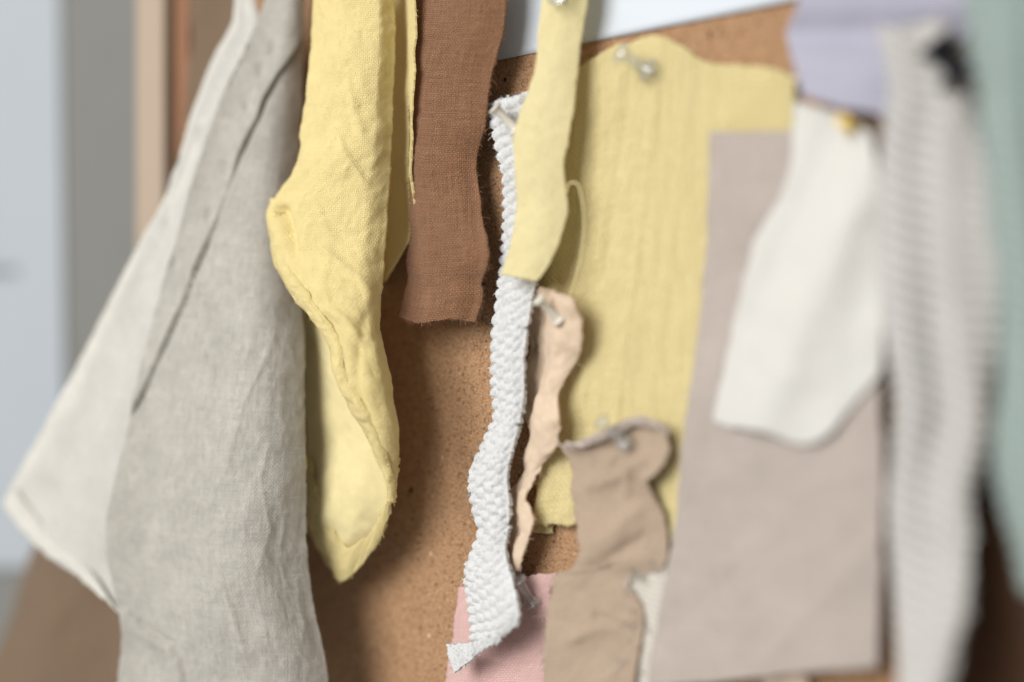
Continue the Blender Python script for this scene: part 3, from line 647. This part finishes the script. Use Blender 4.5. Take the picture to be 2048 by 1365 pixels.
# mauve, off white, lavender, grey knit, mint knit
tag(sheet('mauve_cloth', M_mauve, [(1424, 266, 5), (1414, 380, 5), (1402, 560, 5), (1380, 820, 6), (1352, 1000, 6.5), (1328, 1150, 7), (1305, 1280, 7), (1298, 1362, 7)],
      [(1752, 262, 5), (1762, 500, 5), (1764, 760, 6), (1768, 900, 7), (1770, 1040, 7), (1766, 1150, 7), (1754, 1336, 8)],
      top=[(1424, 266, 5), (1500, 264, 5), (1585, 262, 5), (1752, 262, 5)], bottom=[(1298, 1372, 7), (1420, 1366, 7), (1530, 1356, 7.5), (1640, 1346, 8), (1754, 1336, 8)],
      step=.0009, thick=.5, rag=.2, fray=.3, seed=111, wrinkle=((.04, 1.4), (.014, .35)),
      disp=lambda S, T, U, V, X, Y: 0.4*np.exp(-(((X-1640)+(Y-1200)*.9)/30)**2)-.2*np.exp(-(((X-1700)+(Y-1000)*1.4)/40)**2)),
    'mauve grey cloth hanging below the lavender one, wide and nearly smooth', 'fabric swatch')
tag(sheet('off_white_cloth', M_offw, [(1588, 204, 8), (1586, 270, 8), (1580, 335, 8.5), (1558, 395, 9), (1514, 468, 10), (1492, 540, 10), (1466, 650, 9), (1444, 750, 8.7), (1421, 846, 8.5)],
      [(1738, 262, 8), (1752, 320, 8), (1764, 420, 8), (1768, 560, 8), (1766, 680, 8.5), (1760, 745, 9)],
      top=[(1588, 204, 8), (1640, 216, 8), (1690, 232, 8), (1738, 262, 8)], bottom=[(1421, 846, 8.5), (1470, 858, 9), (1530, 866, 9.2), (1575, 884, 9.5), (1608, 892, 9.5), (1652, 872, 9.5), (1700, 815, 9), (1735, 775, 9), (1760, 745, 9)],
      step=.0009, thick=.35, rag=.2, fray=.3, seed=115, wrinkle=((.03, .9), (.01, .2)),
      hfun=lambda S, T, X, Y: 2.4*np.exp(-((X-1690+(Y-450)*.45)/60)**2)-1.2*np.exp(-((X-1590+(Y-450)*.45)/45)**2)),
    'off white cloth with uneven lower edge hanging on the mauve cloth', 'fabric swatch')
tag(sheet('lavender_cloth', M_lav, [(1612, -90, 9), (1600, 0, 8), (1578, 60, 8), (1577, 85, 8), (1588, 130, 8.5), (1606, 192, 9)],
      [(1950, -90, 6), (1955, 40, 5.5), (1860, 140, 6), (1785, 236, 7)], bottom=[(1606, 192, 9), (1650, 206, 9), (1700, 220, 9), (1740, 228, 8), (1785, 236, 7)],
      step=.0009, thick=.5, rag=.2, fray=.3, seed=121, wrinkle=((.03, .9), (.01, .15)),
      hfun=lambda S, T, X, Y: -3.0*np.exp(-((Y-70)/42)**2)+2*smooth(Y, 70, 135)),
    'lavender cloth pinned at the top, a soft crease across it', 'fabric swatch')
def rib(p, am, chev=0.0):
    def f(S, T, U, V, X, Y):
        q = V+chev*np.abs(U-.006)+fbm(U, V, .03, 5)*.0012
        return am*(np.abs(np.sin(np.pi*q/p))**.7)*(.7+.3*np.abs(np.sin(np.pi*U/.0028)))+1.3*np.sin(2*np.pi*(U+.0012*np.sin(V*55))/.0125)
    return f
M_dark = cloth('dark_shade_sheet', (0.085, 0.042, 0.022), .7, .3, .5, .05, .2, .5)  # near-black sheet added in place of the deep shade beside the knit
tag(sheet('dark_shade_sheet', M_dark, [(1890, 930, 4), (1870, 1100, 4), (1856, 1440, 5)], [(2180, 940, 5), (2190, 1200, 6), (2190, 1440, 7)], step=.0012, thick=.6, rag=.3, seed=161,
          wrinkle=((.03, 2.0), (.01, .4)), hfun=lambda S, T, X, Y: 3*np.sin(S*9)), 'dark brown sheet added for the deep shade in the lower right corner behind the grey and mint knits', 'cloth')
tag(sheet('grey_knit', M_grey, [(1756, 58, 10), (1776, 120, 11), (1790, 195, 12), (1766, 290, 12), (1764, 420, 12), (1766, 560, 12), (1774, 700, 13), (1792, 800, 14), (1790, 900, 14), (1783, 1000, 14), (1796, 1120, 14), (1806, 1240, 14), (1812, 1440, 14)],
      [(1935, 100, 9), (1948, 180, 10), (1970, 320, 11), (1985, 480, 12), (1990, 700, 12), (1986, 880, 13), (1950, 980, 18), (1948, 1080, 21), (1930, 1210, 27), (1900, 1330, 31), (1870, 1440, 33)],
      top=[(1756, 58, 10), (1800, 58, 10), (1852, 42, 10), (1905, 62, 9), (1935, 100, 9)], step=.0006, thick=1.6, rag=.3, fray=.3, seed=131, wrinkle=((.03, 1.0), (.01, .2)), disp=rib(.0033, 1.7, .5),
      hfun=lambda S, T, X, Y: 2.2*np.sin(np.pi*S)+1.2*np.sin(S*9)), 'long pale grey ribbed knit piece held by the black pin', 'knit swatch')
tag(sheet('mint_knit', M_mint, [(1944, -90, 16), (1950, 60, 16), (1962, 190, 16), (1985, 380, 16), (2005, 600, 16), (2010, 760, 16), (2005, 900, 16), (2024, 1050, 16), (2050, 1185, 16)],
      [(2260, -90, 14), (2270, 400, 14), (2280, 800, 14), (2280, 1190, 15)], step=.0009, thick=1.5, rag=.3, seed=141, wrinkle=((.03, 1.0),), disp=rib(.0033, 1.5, .5),
      hfun=lambda S, T, X, Y: 5*np.sin(np.pi*S)+2*np.sin(S*14)), 'mint green knit swatch at the right edge beside the grey knit', 'knit swatch')
# apricot scrap peeking below the mauve cloth
tag(sheet('apricot_scrap', M_peach, [(1528, 1352, 3), (1520, 1440, 3)], [(1612, 1346, 3), (1630, 1440, 3)], step=.0008, thick=.5, rag=.2, seed=151, wrinkle=((.02, .4),)),
    'apricot scrap just peeking out below the mauve cloth', 'fabric scrap')

# ------------------------------------------------------------------ push pins
def lathe(prof, p0, p1, sides=28):
    a = np.array(p1)-np.array(p0); L = np.linalg.norm(a); a = a/L
    x = np.cross(a, [0.2, .1, 1]); x /= np.linalg.norm(x); y = np.cross(a, x); V = []; F = []
    for (z, r) in prof:
        for k in range(sides):
            g = 2*math.pi*k/sides; V.append(np.array(p0)+a*z+r*(x*math.cos(g)+y*math.sin(g)))
    for i in range(len(prof)-1):
        for k in range(sides):
            k2 = (k+1) % sides; F.append((i*sides+k, i*sides+k2, (i+1)*sides+k2, (i+1)*sides+k))
    F.append(tuple(range(sides))[::-1]); F.append(tuple((len(prof)-1)*sides+k for k in range(sides)))
    return V, F
def push_pin(mat, base, head, label, scale=1.0):
    p0 = P(*base); p1 = P(*head); L = float(np.linalg.norm(p1-p0)); q = .00068*scale
    o = thing('push_pin', label, 'push pin', 'push pins', tuple(p0))
    prof = [(0, 1.0*q), (0, 4.1*q), (.25*q, 4.5*q), (.9*q, 4.5*q), (1.2*q, 4.2*q), (1.7*q, 2.7*q), (2.6*q, 2.15*q), (L*.55, 2.0*q), (L-3.2*q, 2.3*q), (L-2.0*q, 2.7*q),
            (L-1.3*q, 3.5*q), (L-1.0*q, 3.75*q), (L-.35*q, 3.75*q), (L, 3.4*q)]
    V, F = lathe(prof, p0, p1); b = child(link('handle', V, F, mat, None), o)
    d = (p1-p0)/L; ed = b.modifiers.new('bevel', 'BEVEL'); ed.width = .00012; ed.segments = 2; ed.limit_method = 'ANGLE'
    V, F = lathe([(0, .15*q), (3*q, .5*q), (13*q, .5*q)], p0-d*.0075, p0+d*L*.62, 10); child(link('needle', V, F, M_steel, None), o)
    return o
push_pin(M_ivory, (1034, 262, 9), (988, 214, 14), 'milky push pin holding the top of the white cord strip', .8)
push_pin(M_clear, (1120, -6, 13), (1085, -46, 20), 'clear push pin at the top of the narrow yellow strip', 1.1)
push_pin(M_clear, (1298, 142, 4), (1238, 104, 11), 'clear push pin through the top of the yellow muslin', 1.1)
push_pin(M_ivory, (1120, 640, 9), (1076, 598, 15), 'milky push pin through the peach ribbon', .75)
push_pin(M_clear, (1248, 888, 9), (1200, 842, 15), 'clear push pin through the rolled edge of the tan linen', .85)
push_pin(M_clear, (1064, 1206, 4), (1036, 1158, 9), 'clear push pin through the pink swatch', .9)
push_pin(M_black, (1924, 152, 13), (1868, 82, 17), 'black push pin on the grey knit', 1.7)
push_pin(M_ypl, (1700, 256, 9), (1684, 240, 14), 'yellow push pin on the off white cloth under the lavender', .55)
